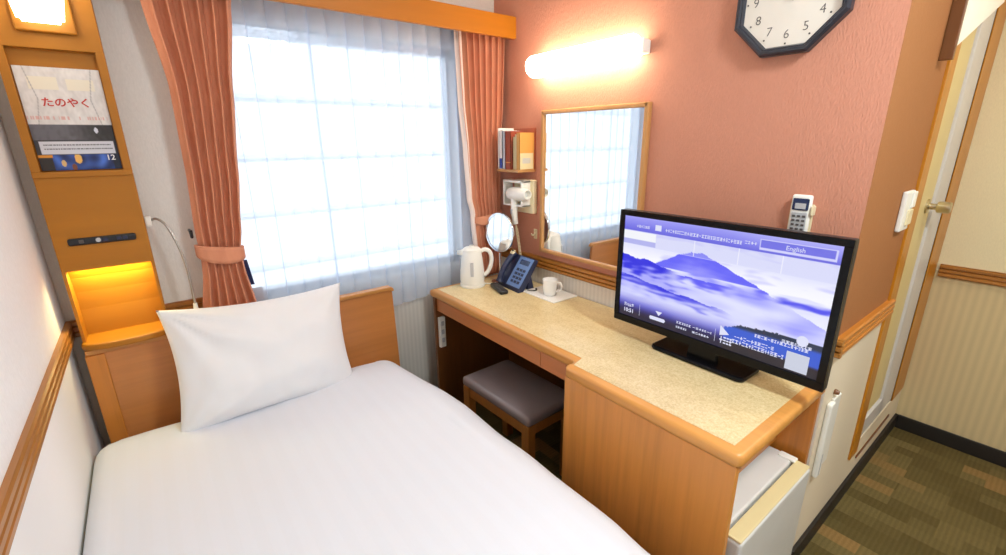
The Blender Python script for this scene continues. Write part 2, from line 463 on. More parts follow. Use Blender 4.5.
# pillow leaning on the headboard
def pillow_bm(W=.605, H=.43, T=.19):
    bm = NB(); n = 44
    def P(u, v, s):
        a, b = abs(u), abs(v)
        px = u * W / 2 * (1 - .085 * (1 - b ** 2) * a ** 4); pz = v * H / 2 * (1 - .11 * (1 - a ** 2.0) * b ** 5)
        t = T / 2 * max(0, (1 - a ** 2.6)) ** .62 * max(0, (1 - b ** 2.6)) ** .62
        w = noise.noise(Vector((u * 2.3 + 7, v * 2.3, s))) * .016 * (1 - a ** 4) * (1 - b ** 4) + ns(u * 6, v * 4, s + 9) * .006 * (1 - a ** 4) * (1 - b ** 4)
        # creases fan from the corners
        ang = math.atan2(v - 1, u + 1); r = math.hypot(u + 1, v - 1)
        w += .014 * math.sin(ang * 15 + 1) * math.exp(-r * 1.4)
        ang = math.atan2(v + 1, u + 1); r = math.hypot(u + 1, v + 1); w += .008 * math.sin(ang * 13) * math.exp(-r * 2)
        ang = math.atan2(v - 1, u - 1); r = math.hypot(u - 1, v - 1); w += .007 * math.sin(ang * 11) * math.exp(-r * 2)
        w *= 1 * (1 - a ** 8) * (1 - b ** 8)
        return Vector((px, s * (t + w), pz))
    A = [[None] * (n + 1) for _ in range(n + 1)]; B = [[None] * (n + 1) for _ in range(n + 1)]
    for i in range(n + 1):
        for j in range(n + 1):
            u = -1 + 2 * i / n; v = -1 + 2 * j / n
            u = math.sin(u * PI / 2) * .35 + u * .65; v = math.sin(v * PI / 2) * .35 + v * .65
            A[i][j] = bm.verts.new(P(u, v, -1))
            B[i][j] = A[i][j] if i in (0, n) or j in (0, n) else bm.verts.new(P(u, v, 1))
    for i in range(n):
        for j in range(n):
            bm.faces.new((A[i][j], A[i + 1][j], A[i + 1][j + 1], A[i][j + 1]))
            f = (B[i][j], B[i][j + 1], B[i + 1][j + 1], B[i + 1][j])
            if set(f) != {A[i][j], A[i + 1][j], A[i + 1][j + 1], A[i][j + 1]}: bm.faces.new(f)
    return bm
bm = pillow_bm()
bm.transform(Matrix.Translation((.246, 1.728, .682)) @ Matrix.Rotation(math.radians(-17), 4, 'X') @ Matrix.Rotation(math.radians(2.2), 4, 'Y') @ Matrix.Rotation(math.radians(3), 4, 'Z'))
pw = obj('pillow', bm, M['linen'], smooth=True)
tag(pw, 'plump white pillow propped upright against the wooden headboard', 'pillow')

# ------------------------------------------------------------------ tall bedside panel on the window wall
PY = 1.88
pa = thing('bedside_panel', 'tall honey coloured wooden wall panel with glowing niche behind the bed head', 'panel', (-.14, 1.93, .78))
x0, x1 = -.250, -.022
bm = NB()
box(bm, x0, x1, PY, YW, 1.678, ZC - .003, .002)                               # lamp section
obj('upper_board', bm, M['panel'], pa)
bm = NB()
box(bm, x0, x0 + .02, PY, YW, 1.335, 1.679); box(bm, x1 - .02, x1, PY, YW, 1.335, 1.679)
box(bm, x0 + .01, x1 - .01, PY + .022, YW, 1.335, 1.679); box(bm, x0, x1, PY - .006, PY + .03, 1.328, 1.345, .002)
obj('picture_recess', bm, M['panel'], pa)
obj('control_board', bx(x0, x1, PY, YW, 1.045, 1.33, .002), M['panel'], pa)
bm = NB()
box(bm, x0, x0 + .008, PY, YW, .81, 1.047); box(bm, x1 - .008, x1, PY, YW, .81, 1.047)
pr = [(YW - .002, .81)]
for i in range(9):
    a = i / 8 * PI / 2; pr.append((1.925 + .04 * math.cos(a) - .0, .86 + .0 + .185 * math.sin(a) if i else .86))
pr += [(YW - .002, 1.047)]
prism(bm, [(1.955, .81), (1.957, .90), (1.952, .96), (1.942, 1.01), (1.925, 1.046), (YW - .002, 1.046), (YW - .002, .81)], 'x', x0 + .006, x1 - .006)
obj('niche', bm, M['panel'], pa)
pts = []
for i in range(17):
    a = PI * i / 16; pts.append((-.136 + .118 * math.cos(a), 1.868 - .04 * math.sin(a)))
sh = [(x1 + .004, YW - .002), (x1 + .004, 1.868)] + pts[1:-1] + [(x0 - .004, 1.868), (x0 - .004, YW - .002)]
obj('niche_shelf', prism(NB(), sh, 'z', .79, .812, .006), M['panel'], pa)
# slim control console
cc = obj('control_console', bx(-.217, -.052, PY - .009, PY + .004, 1.124, 1.146, .006, 3), M['dark_plastic'], pa)
for x in (-.185, -.142, -.128, -.095, -.08):
    obj('button', bx(x - .006, x + .006, PY - .0115, PY - .008, 1.130, 1.141, .002), M['ink'] if x < -.15 else M['phone'], cc)
obj('dial_knob', lathe(NB(), [(0, .004), (.006, .004), (.007, 0)], 14, axisM((-.145, PY - .009, 1.136), (0, -1, 0))), M['grey_plastic'], cc)

# flared glowing lamp on the panel
pl = thing('wall_lamp', 'glowing tapered white bedside lamp in a wooden mount above the framed poster', 'lamp', (-.135, PY, 1.74))
obj('lamp_mount', bx(-.196, -.070, PY - .016, PY - .0005, 1.718, 2.0, .004), M['panel'], pl)
bm = NB()
lo = [(-.186, -.018), (-.090, -.018), (-.096, -.066), (-.178, -.066)]; hi = [(-.216, -.017), (-.050, -.017), (-.062, -.11), (-.204, -.11)]
A = [bm.verts.new((x, PY + y, 1.738)) for x, y in lo]; B = [bm.verts.new((x, PY + y, 1.965)) for x, y in hi]
bm.faces.new(A); bm.faces.new(B[::-1])
for i in range(4): bm.faces.new((A[i], A[(i + 1) % 4], B[(i + 1) % 4], B[i]))
bmesh.ops.bevel(bm, geom=bm.edges[:], offset=.008, segments=3, affect='EDGES')
obj('lamp_shade', bm, M['panelglow'], pl)

# poster in the recess (image held as a print on a fine grid)
def print_obj(name, nu, nv, place, colour, mat, parent=None):
    bm = NB(); lay = bm.verts.layers.float_color.new('print')
    V = [[None] * (nv + 1) for _ in range(nu + 1)]
    for i in range(nu + 1):
        for j in range(nv + 1):
            v = bm.verts.new(place(i / nu, j / nv)); c = colour(i / nu, j / nv)
            v[lay] = (*s2l(tuple(max(0, min(255, q)) for q in c)), 1); V[i][j] = v
    for i in range(nu):
        for j in range(nv): bm.faces.new((V[i][j], V[i + 1][j], V[i + 1][j + 1], V[i][j + 1]))
    return obj(name, bm, mat, parent)
def cmix(a, b, t):
    t = max(0, min(1, t)); return tuple(p + (q - p) * t for p, q in zip(a, b))
def poster_col(u, v):
    if v < .545:
        g = 214 + 14 * ns(u * 9, v * 9) + 10 * ns(u * 30, v * 22, 4)
        c = (g, g - 5, g - 8)
        for (a, b_, y0, y1) in ((.12, .46, .09, .21), (.56, .90, .10, .21)):
            if a < u < b_ and y0 < v < y1: c = (226, 218, 200)
        for s in (-1, 1):          # creases of the wrapped paper
            if abs((u - .5) * s * .9 - (.28 + .25 * abs(v - .3))) < .006: c = (176, 172, 170)
        if .46 < v < .50 and ns(u * 60, 3.3) > .05: c = cmix(c, (212, 150, 140), .7)
        return c
    if v < .70:
        c = cmix((100, 98, 104), (44, 40, 40), sstep(.3, .95, u) + .25 * ns(u * 20, v * 20))
        if math.hypot((u - .78) * 1.3, (v - .60)) < .03: c = (206, 208, 220)
        return c
    if v < .845:
        if .05 < u < .965 and .71 < v < .835: return (206, 206, 214)
        return (50, 48, 54)
    n = ns(u * 7, v * 9, 2); c = cmix((20, 34, 80), (70, 110, 200), n + .35)
    if u < .16: c = (44, 38, 36)
    if u < .17 and v < .87: c = (216, 140, 40)
    for a, b_, r, q in ((.28, .93, .03, (214, 180, 120)), (.47, .885, .045, (226, 176, 90)), (.40, .97, .03, (126, 70, 40))):
        if math.hypot(u - a, (v - b_) * .9) < r: c = q
    if u > .90: c = cmix(c, (20, 20, 26), .7)
    return c
pq = thing('poster', 'crumpled paper effect poster with red hiragana lettering in the recess of the wooden panel', 'poster', (-.136, PY + .012, 1.36))
X0, X1, Z0, Z1 = -.2275, -.0445, 1.348, 1.632
obj('board', bx(X0, X1, PY + .016, PY + .0215, Z0, Z1), M['china'], pq)
print_obj('printed_face', 120, 150, lambda u, v: Vector((lerp(X0, X1, u), PY + .0155, lerp(Z1, Z0, v))), poster_col, painted('poster_print'), pq)
red = plain('red_ink', (192, 60, 48), .6)
def wallM(x, y, z): return frameM((x, y, z), (1, 0, 0), (0, 0, 1))
obj('lettering', text_bm('たのやく', .027, wallM(-.134, PY + .0148, Z1 - .335 * (Z1 - Z0)), .0006), red, pq)
obj('lettering', text_bm('12', .022, wallM(-.066, PY + .0148, Z0 + .034), .0003), M['china'], pq)
bm = NB()
for i, zz in enumerate((.745, .785)):
    x = X0 + .018
    while x < X1 - .016:
        w_ = random.uniform(.002, .007); z = Z1 - zz * (Z1 - Z0); box(bm, x, x + w_, PY + .0147, PY + .0153, z - .0017, z + .0017); x += w_ + random.uniform(.0008, .002)
obj('fine_print', bm, plain('grey_ink', (120, 118, 124), .7), pq)

# gooseneck reading light on the panel's edge
rl = thing('reading_light', 'slim silver gooseneck reading light arching down beside the left curtain', 'reading light', (-.02, 1.868, 1.17))
obj('mount', bx(-.0215, -.004, 1.905, 1.935, 1.157, 1.19, .004), M['white_plastic'], rl)
neck = spline([(-.006, 1.92, 1.175), (.012, 1.905, 1.18), (.034, 1.885, 1.155), (.052, 1.87, 1.09), (.062, 1.862, 1.02), (.064, 1.858, .94), (.063, 1.855, .875)], 8)
o = obj('gooseneck', tube(NB(), neck, .0042, 10), M['steel'], rl, smooth=True)
o = autosmooth(obj('lamp_head', lathe(NB(), [(0, .0), (.006, .0), (.0075, -.02), (.011, -.03), (.0125, -.055), (.009, -.06), (0, -.06)], 18, Matrix.Translation((.063, 1.855, .882))), M['white_plastic'], rl))

# ------------------------------------------------------------------ curtains
pm = thing('curtain_pelmet', 'long orange wooden pelmet box above the window curtains', 'pelmet', (.7, 1.83, 1.875))
obj('front_board', bx(-.02, XP - .001, 1.815, 1.835, 1.876, 1.968, .002), M['pelmet'], pm)
obj('top_board', bx(-.02, XP - .001, 1.835, YW - .001, 1.952, 1.966), M['pelmet'], pm)
obj('end_board', bx(-.02, 0, 1.835, YW - .001, 1.876, 1.952), M['pelmet'], pm)
obj('curtain_track', bx(.02, XP - .01, 1.90, 1.925, 1.938, 1.951), M['alu'], pm)

def drape(tab, yc, nf, amp, ztop, zbot, seed=0, flat=0.):
    """pleated cloth: tab rows are (z, x_left, x_right)"""
    def F(s, t):
        z = lerp(ztop, zbot, t); xl, xr = interp(tab, z); w = xr - xl
        k = min(1.0, .55 + .45 * w / .26)
        ph = 2 * PI * nf * s + .35 * math.sin(3 * t + seed) + .6 * ns(s * 3, seed, 1)
        wob = .25 * ns(s * 5 + seed, t * 2.2, 3)
        y = yc + amp * (math.sin(ph) * (1 + wob) + .3 * math.sin(2 * ph + 1)) * k
        x = xl + w * s + .16 * w / nf * math.sin(2 * ph) * (1 - flat)
        tie = math.exp(-((z - 1.03) / .05) ** 2)
        y = lerp(y, yc + (y - yc) * .6, tie)
        return Vector((x, y, z))
    return grid(int(nf * 18), 70, F)
tabL = [(.55, .070, .268), (.70, .075, .268), (.83, .083, .258), (.98, .106, .238), (1.04, .110, .236), (1.13, .108, .25), (1.33, .116, .272), (1.6, .118, .298), (1.84, .090, .33), (1.93, .083, .345)]
cl = thing('drape_curtain', 'terracotta pleated curtain tied back at the left side of the window', 'curtain', (.18, 1.88, .55), 0, 'terracotta curtains at the window')
o = obj('curtain_cloth', drape(tabL, 1.878, 6, .021, 1.935, .55, 1.), M['curtain'], cl, smooth=True); thick(o, .0025)
tabR = [(.66, 1.335, 1.450), (.82, 1.318, 1.455), (1.0, 1.300, 1.452), (1.07, 1.298, 1.452), (1.14, 1.280, 1.452), (1.38, 1.268, 1.458), (1.6, 1.248, 1.474), (1.87, 1.238, 1.487), (1.93, 1.236, 1.488)]
cr = thing('drape_curtain', 'terracotta pleated curtain tied back at the right side of the window beside the bookshelf', 'curtain', (1.38, 1.90, .60), 0, 'terracotta curtains at the window')
o = obj('curtain_cloth', drape(tabR, 1.897, 7, .016, 1.935, .728, 4.), M['curtain'], cr, smooth=True); thick(o, .0025)
lin = plain('curtain_lining', (232, 214, 206), .8)
def liningF(s_, t):
    z = lerp(1.93, .75, t); xl, xr = interp(tabR, z)
    return Vector((xl + lerp(-.020, .012, s_), 1.905 + .008 * math.sin(s_ * 5 + t * 3), z))
o = obj('lining', grid(6, 60, liningF), lin, cr, smooth=True); thick(o, .002)
def tieback(xc, yc, rx, ry, z, tilt, h):
    bm = NB(); n = 40
    def F(s, t):
        a = 2 * PI * s; x = xc + rx * math.cos(a); y = yc + ry * math.sin(a)
        front = max(0, -math.sin(a))
        zz = z + tilt * math.cos(a) - .012 * front
        return Vector((x, y, zz + h * (.6 + .4 * front) * (t - .5)))
    return grid(n, 4, F, bm)
o = obj('tieback', tieback(.173, 1.885, .074, .036, 1.05, -.012, .062), M['curtain'], cl, smooth=True); thick(o, .004)
obj('tieback_hook', tube(NB(), [(.098, YW - .001, 1.12), (.098, 1.93, 1.12), (.098, 1.91, 1.105), (.098, 1.905, 1.13)], .005, 8), M['dark_plastic'], cl)
o = obj('tieback', tieback(1.378, 1.897, .082, .034, 1.045, .012, .05), M['curtain'], cr, smooth=True); thick(o, .004)
o = obj('curtain_sash', grid(2, 14, lambda s, t: Vector((.238 + .014 * s + .012 * t, 1.905 - .006 * s, lerp(1.0, .90, t)))), M['strap'], cl); thick(o, .002)
# sheer
def sheer(s, t):
    z = lerp(1.935, .672 + .012 * math.sin(s * 9), t)
    x = lerp(.22, 1.30, s)
    amp = .010 + .010 * max(0, ns(s * 13, 5, 1) + .4)
    spread = .35 + .65 * t
    ph = 2 * PI * 15 * s + 1.2 * ns(s * 4, 2, 0) + .5 * ns(s * 6, t * 1.5, 3)
    y = 1.944 + .016 * math.sin(ph) * (1.0 - .35 * t) + .008 * ns(s * 7, t * 2, 9)
    return Vector((x + amp * math.cos(ph), y, z))
sc = obj('sheer_curtain', grid(300, 40, sheer), M['sheer'], smooth=True)
tag(sc, 'white translucent sheer curtain hanging over the bright window', 'sheer curtain')

# ------------------------------------------------------------------ desk
DT = .72
dk = thing('writing_desk', 'stepped honey wood writing desk with beige speckled top along the terracotta wall', 'desk', (1.25, 1.1, 0))
out = [(1.018, 1.90), (1.018, .936), (1.005, .922), (.972, .922), (.958, .908), (.958, .366), (.972, .352), (1.487, .352), (1.5, .362), (1.5, 1.90)]
bm = prism(NB(), out, 'z', .682, DT, .010); tp = autosmooth(obj('worktop', bm, M['edge'], dk), 50)
lam = [(1.047, 1.898), (1.047, .912), (.990, .912), (.990, .384), (1.5, .384), (1.5, 1.898)]
lam = [(1.046, 1.872), (1.046, .920), (.990, .905), (.990, .384), (1.4985, .384), (1.4985, 1.872)]
obj('laminate_inlay', prism(NB(), lam, 'z', DT - .002, DT + .0012), M['laminate'], tp)
obj('apron', bx(1.034, 1.052, 1.112, 1.885, .612, .683, .001), M['apron'], dk)
obj('apron', bx(1.034, 1.052, .925, 1.110, .612, .683, .001), M['apron'], dk)
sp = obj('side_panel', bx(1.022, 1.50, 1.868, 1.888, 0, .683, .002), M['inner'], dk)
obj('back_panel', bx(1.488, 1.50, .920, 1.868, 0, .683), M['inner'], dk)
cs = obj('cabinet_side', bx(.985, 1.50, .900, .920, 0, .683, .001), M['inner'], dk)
obj('front_panel', bx(.966, .985, .362, .920, 0, .683, .002), M['front'], dk)
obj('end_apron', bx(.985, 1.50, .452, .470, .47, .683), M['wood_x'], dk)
obj('inner_panel', bx(1.482, 1.50, .362, .900, 0, .683), M['wood_v'], dk)
ou = thing('socket_strip', 'white socket fixed on the dark inner side panel beneath the left end of the desk', 'socket', (1.05, 1.866, .5))
obj('plate', bx(1.032, 1.066, 1.848, 1.8675, .415, .578, .004), M['white_plastic'], ou)
for z in (.455, .5, .545): obj('outlet', bx(1.041, 1.057, 1.8465, 1.849, z - .012, z + .012, .002), M['grey_plastic'], ou)

# stool
st = thing('desk_stool', 'low wooden stool with brown padded leather seat tucked under the desk', 'stool', (1.11, 1.34, 0), math.radians(2))
def cushion(a, b_, z0, z1):
    bm = NB(); n = 24
    def F(s, t):
        u = 2 * s - 1; v = 2 * t - 1
        return u, v
    box(bm, -a, a, -b_, b_, z0, z1, .016, 4)
    bmesh.ops.subdivide_edges(bm, edges=[e for e in bm.edges if e.calc_length() > .15], cuts=9, use_grid_fill=True)
    for v in bm.verts:
        if v.co.z > z1 - .004:
            v.co.z += .012 * max(0, 1 - (v.co.x / a) ** 2) * max(0, 1 - (v.co.y / b_) ** 2)
    return bm
o = obj('seat', cushion(.138, .222, .362, .406), M['leather'], st, world=False); autosmooth(o, 60)
for sx in (-1, 1):
    for sy in (-1, 1):
        obj('leg', bx(sx * .113 - .02, sx * .113 + .02, sy * .196 - .02, sy * .196 + .02, 0, .363, .003), M['stoolwood'], st, world=False)
for s in (-1, 1):
    obj('seat_rail', bx(s * .113 - .010, s * .113 + .010, -.18, .18, .312, .363, .002), M['stoolwood'], st, world=False)
    obj('seat_rail', bx(-.1, .1, s * .196 - .010, s * .196 + .010, .312, .363, .002), M['stoolwood'], st, world=False)

# fridge under the end of the desk
fr = thing('mini_fridge', 'small white mini fridge under the near end of the desk', 'fridge', (1.24, .6, 0))
obj('fridge_body', bx(1.01, 1.462, .386, .85, .03, .452, .006), M['fridge'], fr)
fd = obj('fridge_door', bx(1.01, 1.462, .338, .382, .05, .442, .010, 3), M['fridge'], fr)
obj('door_top_trim', bx(1.012, 1.46, .341, .380, .440, .4475, .003), M['fridge_trim'], fd)
obj('hinge_cover', bx(1.43, 1.458, .375, .425, .449, .457, .003), M['white_plastic'], fr)
for x in (1.04, 1.43):
    for y in (.42, .81): obj('foot', lathe(NB(), [(0, 0), (.014, 0), (.014, .031), (0, .031)], 14, Matrix.Translation((x, y, 0))), M['dark_plastic'], fr)

# ------------------------------------------------------------------ television
tv = thing('television', 'flat black television showing a blue mountain landscape on the near end of the desk', 'television', (1.31, .652, DT))
TY0, TY1, TZ0, TZ1 = .312, .992, .780, 1.187          # y decreases to the viewer's right
TX = 1.296
bm = bx(TX + .004, TX + .034, TY0, TY1, TZ0, TZ1, .004)
obj('casing', bm, M['dark_plastic'], tv)
bm = NB(); bz = .019
box(bm, TX - .002, TX + .006, TY1 - bz, TY1, TZ0 + .026, TZ1 - bz); box(bm, TX - .002, TX + .006, TY0, TY0 + bz, TZ0 + .026, TZ1 - bz)
box(bm, TX - .002, TX + .006, TY0, TY1, TZ1 - bz, TZ1, .002); box(bm, TX - .002, TX + .006, TY0, TY1, TZ0, TZ0 + .026, .002)
obj('bezel', bm, M['gloss_black'], tv)
def tv_col(u, v):
    n1 = ns(u * 5, v * 11, 1); n2 = ns(u * 14, v * 34, 2); n3 = ns(u * 30, v * 60, 6)
    c = cmix((222, 224, 250), (246, 246, 255), sstep(.22, .40, v) + .2 * n1)
    c = cmix(c, (190, 190, 246), .6 * sstep(.1, .5, n1 + .4 * n2))
    d = u - .42
    fv = .215 + (1.02 * abs(d) ** 1.1 * (.72 if d > 0 else 1.)) + .012 * n2 if abs(d) > .025 else .236 + .01 * n3
    if v > fv: c = cmix((98, 98, 246), (150, 150, 250), sstep(0, .2, v - fv - .02) + .35 * n2)
    if v > .42: c = cmix(c, (224, 226, 254), sstep(.37, .47, v + .12 * n1 + .08 * n2) * (.75 + .6 * n1))
    hl = .37 + .20 * u + .035 * ns(u * 9, 4) + .012 * ns(u * 40, 3)
    if v > hl: c = cmix(cmix((40, 40, 222), (170, 170, 250), sstep(.04, .17, v - hl + .11 * n2 + .06 * n1)), c, sstep(.26, .38, u + .05 * n1))
    h2 = .565 + .20 * u + .03 * ns(u * 8, 9)
    if v > h2: c = cmix(cmix((40, 40, 224), c, sstep(.02, .10, v - h2 + .07 * n2)), c, sstep(.48, .66, u))
    h3 = .46 + .05 * ns(u * 7, 12)
    if v > h3: c = cmix(cmix((92, 90, 244), c, sstep(.01, .09, v - h3 + .08 * n2)), c, max(sstep(.38, .30, u) if u < .38 else 0, sstep(.54, .64, u)))
    if u > .78 and .44 < v < .52: c = cmix(c, (80, 80, 236), sstep(.0, .03, .035 - abs(v - .475 + .02 * n2)) * sstep(.78, .84, u))
    fog = sstep(.58, .76, v + .08 * n1 + .04 * n2) * (1 - sstep(.80, .90, v))
    c = cmix(c, (214, 216, 252), fog * (.8 + .3 * n2))
    bt = sstep(.74, .93, v)
    c = cmix(c, cmix((66, 64, 190), (24, 24, 56), sstep(.82, .97, v)), bt)
    tr = .765 - .02 * abs(ns(u * 60, 8)) - .03 * sstep(.6, .85, u)
    if u > .60 and v > tr + .04 * (1 - sstep(.6, .68, u)): c = cmix((30, 44, 70), (46, 88, 206), sstep(.765, .80, v)); c = cmix(c, (28, 28, 46), sstep(.90, .93, v))
    if v < .135: c = cmix((160, 160, 246), (96, 96, 220), v / .135); c = cmix(c, (190, 188, 250), .5 * sstep(.5, .8, u) * (1 - v / .135))
    if .135 < v < .27: c = cmix(c, (204, 206, 244), .35)
    if .14 < v < .215 and u < .20: c = (240, 242, 248)
    if .215 < v < .26 and u < .20: c = (176, 178, 236)
    if abs(v - .272) < .004 and u < .62: c = cmix(c, (230, 232, 255), .6)
    if .135 < v < .27 and min(abs(u - .41), abs(u - .62), abs(u - .80)) < .0022: c = (240, 240, 255)
    if .70 < u < .985 and .03 < v < .112: c = (112, 112, 226) if (.706 < u < .979 and .04 < v < .10) else (210, 210, 250)
    return c
SY0, SY1, SZ0, SZ1 = TY0 + bz, TY1 - bz, TZ0 + .026, TZ1 - bz
sx = TX + .0025
scr = print_obj('screen', 300, 170, lambda u, v: Vector((sx, lerp(SY1, SY0, u), lerp(SZ1, SZ0, v))), tv_col, painted('screen_image', 1.0), tv)
M['scr_white'] = emit('screen_white', (226, 228, 250), 1.0)
def scrP(u, v, d=.0006): return Vector((sx - d, lerp(SY1, SY0, u), lerp(SZ1, SZ0, v)))
def scrM(u, v): return frameM(scrP(u, v), (0, -1, 0), (0, 0, 1))
SH = SZ1 - SZ0; SW = SY1 - SY0
def glyphs(bm, u0, u1, v, h, wmin=.004, wmax=.009):
    y = lerp(SY1, SY0, u0); ye = lerp(SY1, SY0, u1); z = lerp(SZ1, SZ0, v)
    while y > ye:
        w_ = random.uniform(wmin, wmax); g = random.randint(1, 3)
        for q in range(g):
            zz = z + h * (q / max(1, g - 1) - .5) * .8 if g > 1 else z
            box(bm, sx - .0012, sx - .0004, y - w_, y, zz - h * .09, zz + h * .09)
        if random.random() < .6: box(bm, sx - .0012, sx - .0004, y - w_ * .6, y - w_ * .35, z - h / 2, z + h / 2)
        y -= w_ + .0022
bm = NB(); glyphs(bm, .08, .15, .085, .008); glyphs(bm, .25, .62, .085, .010); glyphs(bm, .64, .69, .075, .008)
glyphs(bm, .36, .43, .90, .007); glyphs(bm, .45, .55, .90, .006); glyphs(bm, .36, .42, .945, .006); glyphs(bm, .45, .53, .945, .006)
glyphs(bm, .588, .636, .925, .022, .006, .010); glyphs(bm, .655, .82, .862, .010); glyphs(bm, .645, .86, .905, .012); glyphs(bm, .74, .95, .800, .009); glyphs(bm, .85, .95, .775, .008)
obj('screen_lettering', bm, M['scr_white'], scr)
obj('screen_lettering', text_bm('English', .017, scrM(.84, .072)), M['scr_white'], scr)
obj('screen_lettering', text_bm('10:51', .020, scrM(.065, .94), .0003), M['scr_white'], scr)
bm = NB()
for v in (.872, .888):
    glyphs(bm, .035, .085, v, .006)
obj('screen_lettering', bm, M['scr_white'], scr)
def icon(name, *polys, mat=None):
    bm = NB()
    for pts in polys: bm.faces.new([bm.verts.new(scrP(u, v)) for u, v in pts])
    return obj(name, bm, mat or M['scr_white'], scr)
icon('screen_icon', [(.235, .858), (.275, .858), (.255, .90)])
icon('screen_icon', [(.20, .935), (.205, .918), (.29, .918), (.296, .935), (.29, .953), (.205, .953)])
for u in (.1355, .5635): icon('screen_divider', [(u, .845), (u + .0015, .845), (u + .0015, .96), (u, .96)])
icon('screen_icon', [(.585, .80), (.63, .865), (.585, .89)])
icon('screen_icon', [(.19, .05), (.225, .05), (.225, .102), (.19, .102)])
icon('screen_icon', [(.925 + .022 * math.cos(a * PI / 12), .735 + .042 * math.sin(a * PI / 12)) for a in range(24)])
icon('screen_panel', [(.876, .84), (.962, .84), (.962, .985), (.876, .985)], mat=emit('screen_pale_panel', (206, 210, 226), 1.0))
# stand
nk = prism(NB(), [(.60, .73), (.70, .73), (.69, .80), (.61, .80)], 'x', TX + .012, TX + .03)
obj('stand_neck', nk, M['gloss_black'], tv)
pts = []
for sxn, syn in ((1, 1), (-1, 1), (-1, -1), (1, -1)):
    for i in range(6):
        a = math.atan2(syn, sxn) - PI / 4 + i / 5 * PI / 2
        pts.append((1.345 + sxn * .042 + .022 * math.cos(a), .664 + syn * .138 + .022 * math.sin(a)))
o = obj('stand_base', prism(NB(), pts, 'z', DT + .0015, DT + .018, .007), M['gloss_black'], tv)

# ------------------------------------------------------------------ things on the desk
DZ = DT + .0013
kt = thing('electric_kettle', 'cream white electric kettle at the window end of the desk', 'kettle', (1.215, 1.815, DZ), math.radians(-35))
o = autosmooth(obj('kettle_base', lathe(NB(), [(0, 0), (.062, 0), (.064, .006), (.062, .014), (0, .014)], 36), M['white_plastic'], kt, world=False))
prof = [(0, .015), (.058, .015), (.061, .03), (.059, .08), (.053, .14), (.047, .175), (.045, .182)]
o = autosmooth(obj('kettle_body', lathe(NB(), prof, 40), M['white_plastic'], kt, world=False), 50)
o = autosmooth(obj('lid', lathe(NB(), [(.0455, .181), (.046, .186), (.036, .196), (.012, .201), (.012, .206), (0, .207)], 32), M['white_plastic'], kt, world=False))
bm = prism(NB(), [(-.026, -.0), (-.043, -.018), (-.073, 0), (-.043, .018)], 'z', .158, .184, .004)
obj('spout', bm, M['white_plastic'], kt, world=False, smooth=True)
hp = spline([(.043, 0, .175), (.066, 0, .184), (.088, 0, .172), (.098, 0, .14), (.092, 0, .10), (.078, 0, .07), (.058, 0, .052)], 8)
obj('handle', tube(NB(), hp, .0105, 12), M['white_plastic'], kt, world=False, smooth=True)
obj('water_gauge', bx(-.008, .008, -.0612, -.05, .06, .13, .003), M['grey_plastic'], kt, world=False)
wc = obj('power_cord', tube(NB(), spline([(1.27, 1.79, DZ + .004), (1.31, 1.76, DZ + .004), (1.36, 1.79, DZ + .004), (1.42, 1.83, DZ + .004), (1.47, 1.84, DZ + .004)], 8), .003, 8), M['white_plastic'], kt, smooth=True)
wc.matrix_parent_inverse = Matrix.Rotation(math.radians(35), 4, 'Z')

vm = thing('vanity_mirror', 'round chrome vanity mirror on a slim stand between kettle and telephone', 'mirror', (1.358, 1.772, DZ))
o = autosmooth(obj('stand_base', lathe(NB(), [(0, 0), (.045, 0), (.045, .004), (.02, .010), (.007, .016), (.006, .03), (0, .03)], 32), M['chrome'], vm, world=False))
obj('stem', tube(NB(), [(0, 0, .012), (0, 0, .155)], .005, 12), M['chrome'], vm, world=False)
nrm = Vector((-.985, -.12, .04)).normalized()
Mr = axisM((0, 0, .258), nrm)
o = autosmooth(obj('rim', lathe(NB(), [(.088, .006), (.098, .006), (.1005, .0), (.098, -.008), (0, -.010)], 48, Mr), M['chrome'], vm, world=False))
obj('mirror_face', lathe(NB(), [(0, .0045), (.0885, .0045)], 48, Mr), M['mirror'], vm, world=False)

ph = thing('desk_telephone', 'navy blue desk telephone with pale keypad face between vanity mirror and tray', 'telephone', (1.365, 1.645, DZ), math.radians(-4))
# wedge: local +x is away from the user, profile in x,z
wedge = [(-.050, .0), (-.018, .0), (.068, .136), (.064, .145), (.047, .150), (-.048, .018)]
obj('phone_body', prism(NB(), wedge, 'y', -.082, .098, .003), M['phone'], ph, world=False)
sl = Vector((.095, 0, .132)).normalized(); nn = Vector((-sl.z, 0, sl.x))
base = Vector((-.048, 0, .018))
def face(u0, u1, y0, y1, d0, d1, bev=.0008):
    bm = bx(u0, u1, y0, y1, d0, d1, bev)
    m = Matrix((sl, Vector((0, 1, 0)), nn)).transposed().to_4x4(); m.translation = base
    bm.transform(m); return bm
obj('stand_leg', prism(NB(), [(.020, 0), (.062, 0), (.058, .006), (.040, .075), (.030, .065)], 'y', -.06, .075, .002), M['phone'], ph, world=False)
kp = obj('keypad_face', face(.004, .160, -.080, .026, -.001, .0025), M['phone_face'], ph, world=False)
obj('display', face(.120, .146, -.064, .006, .002, .004), M['phone_disp'], kp, world=False)
for r in range(4):
    for c_ in range(3):
        obj('key', face(.022 + r * .021, .035 + r * .021, -.064 + c_ * .025, -.047 + c_ * .025, .002, .0055), M['phone'], kp, world=False)
hs = [(u, dz) for u, dz in ((.0, .010), (.012, .014), (.035, .022), (.08, .026), (.125, .022), (.148, .014), (.162, .010))]
pts = [base + sl * u + nn * (d_ + .004) + Vector((0, .066, 0)) for u, d_ in hs]
obj('handset', tube(NB(), spline(pts, 6), [.0145 + .007 * abs(2 * i / 36 - 1) ** 3 for i in range(37)], 14), M['phone'], ph, world=False, smooth=True)
e = base + sl * .160 + nn * .030 + Vector((0, .066, 0))
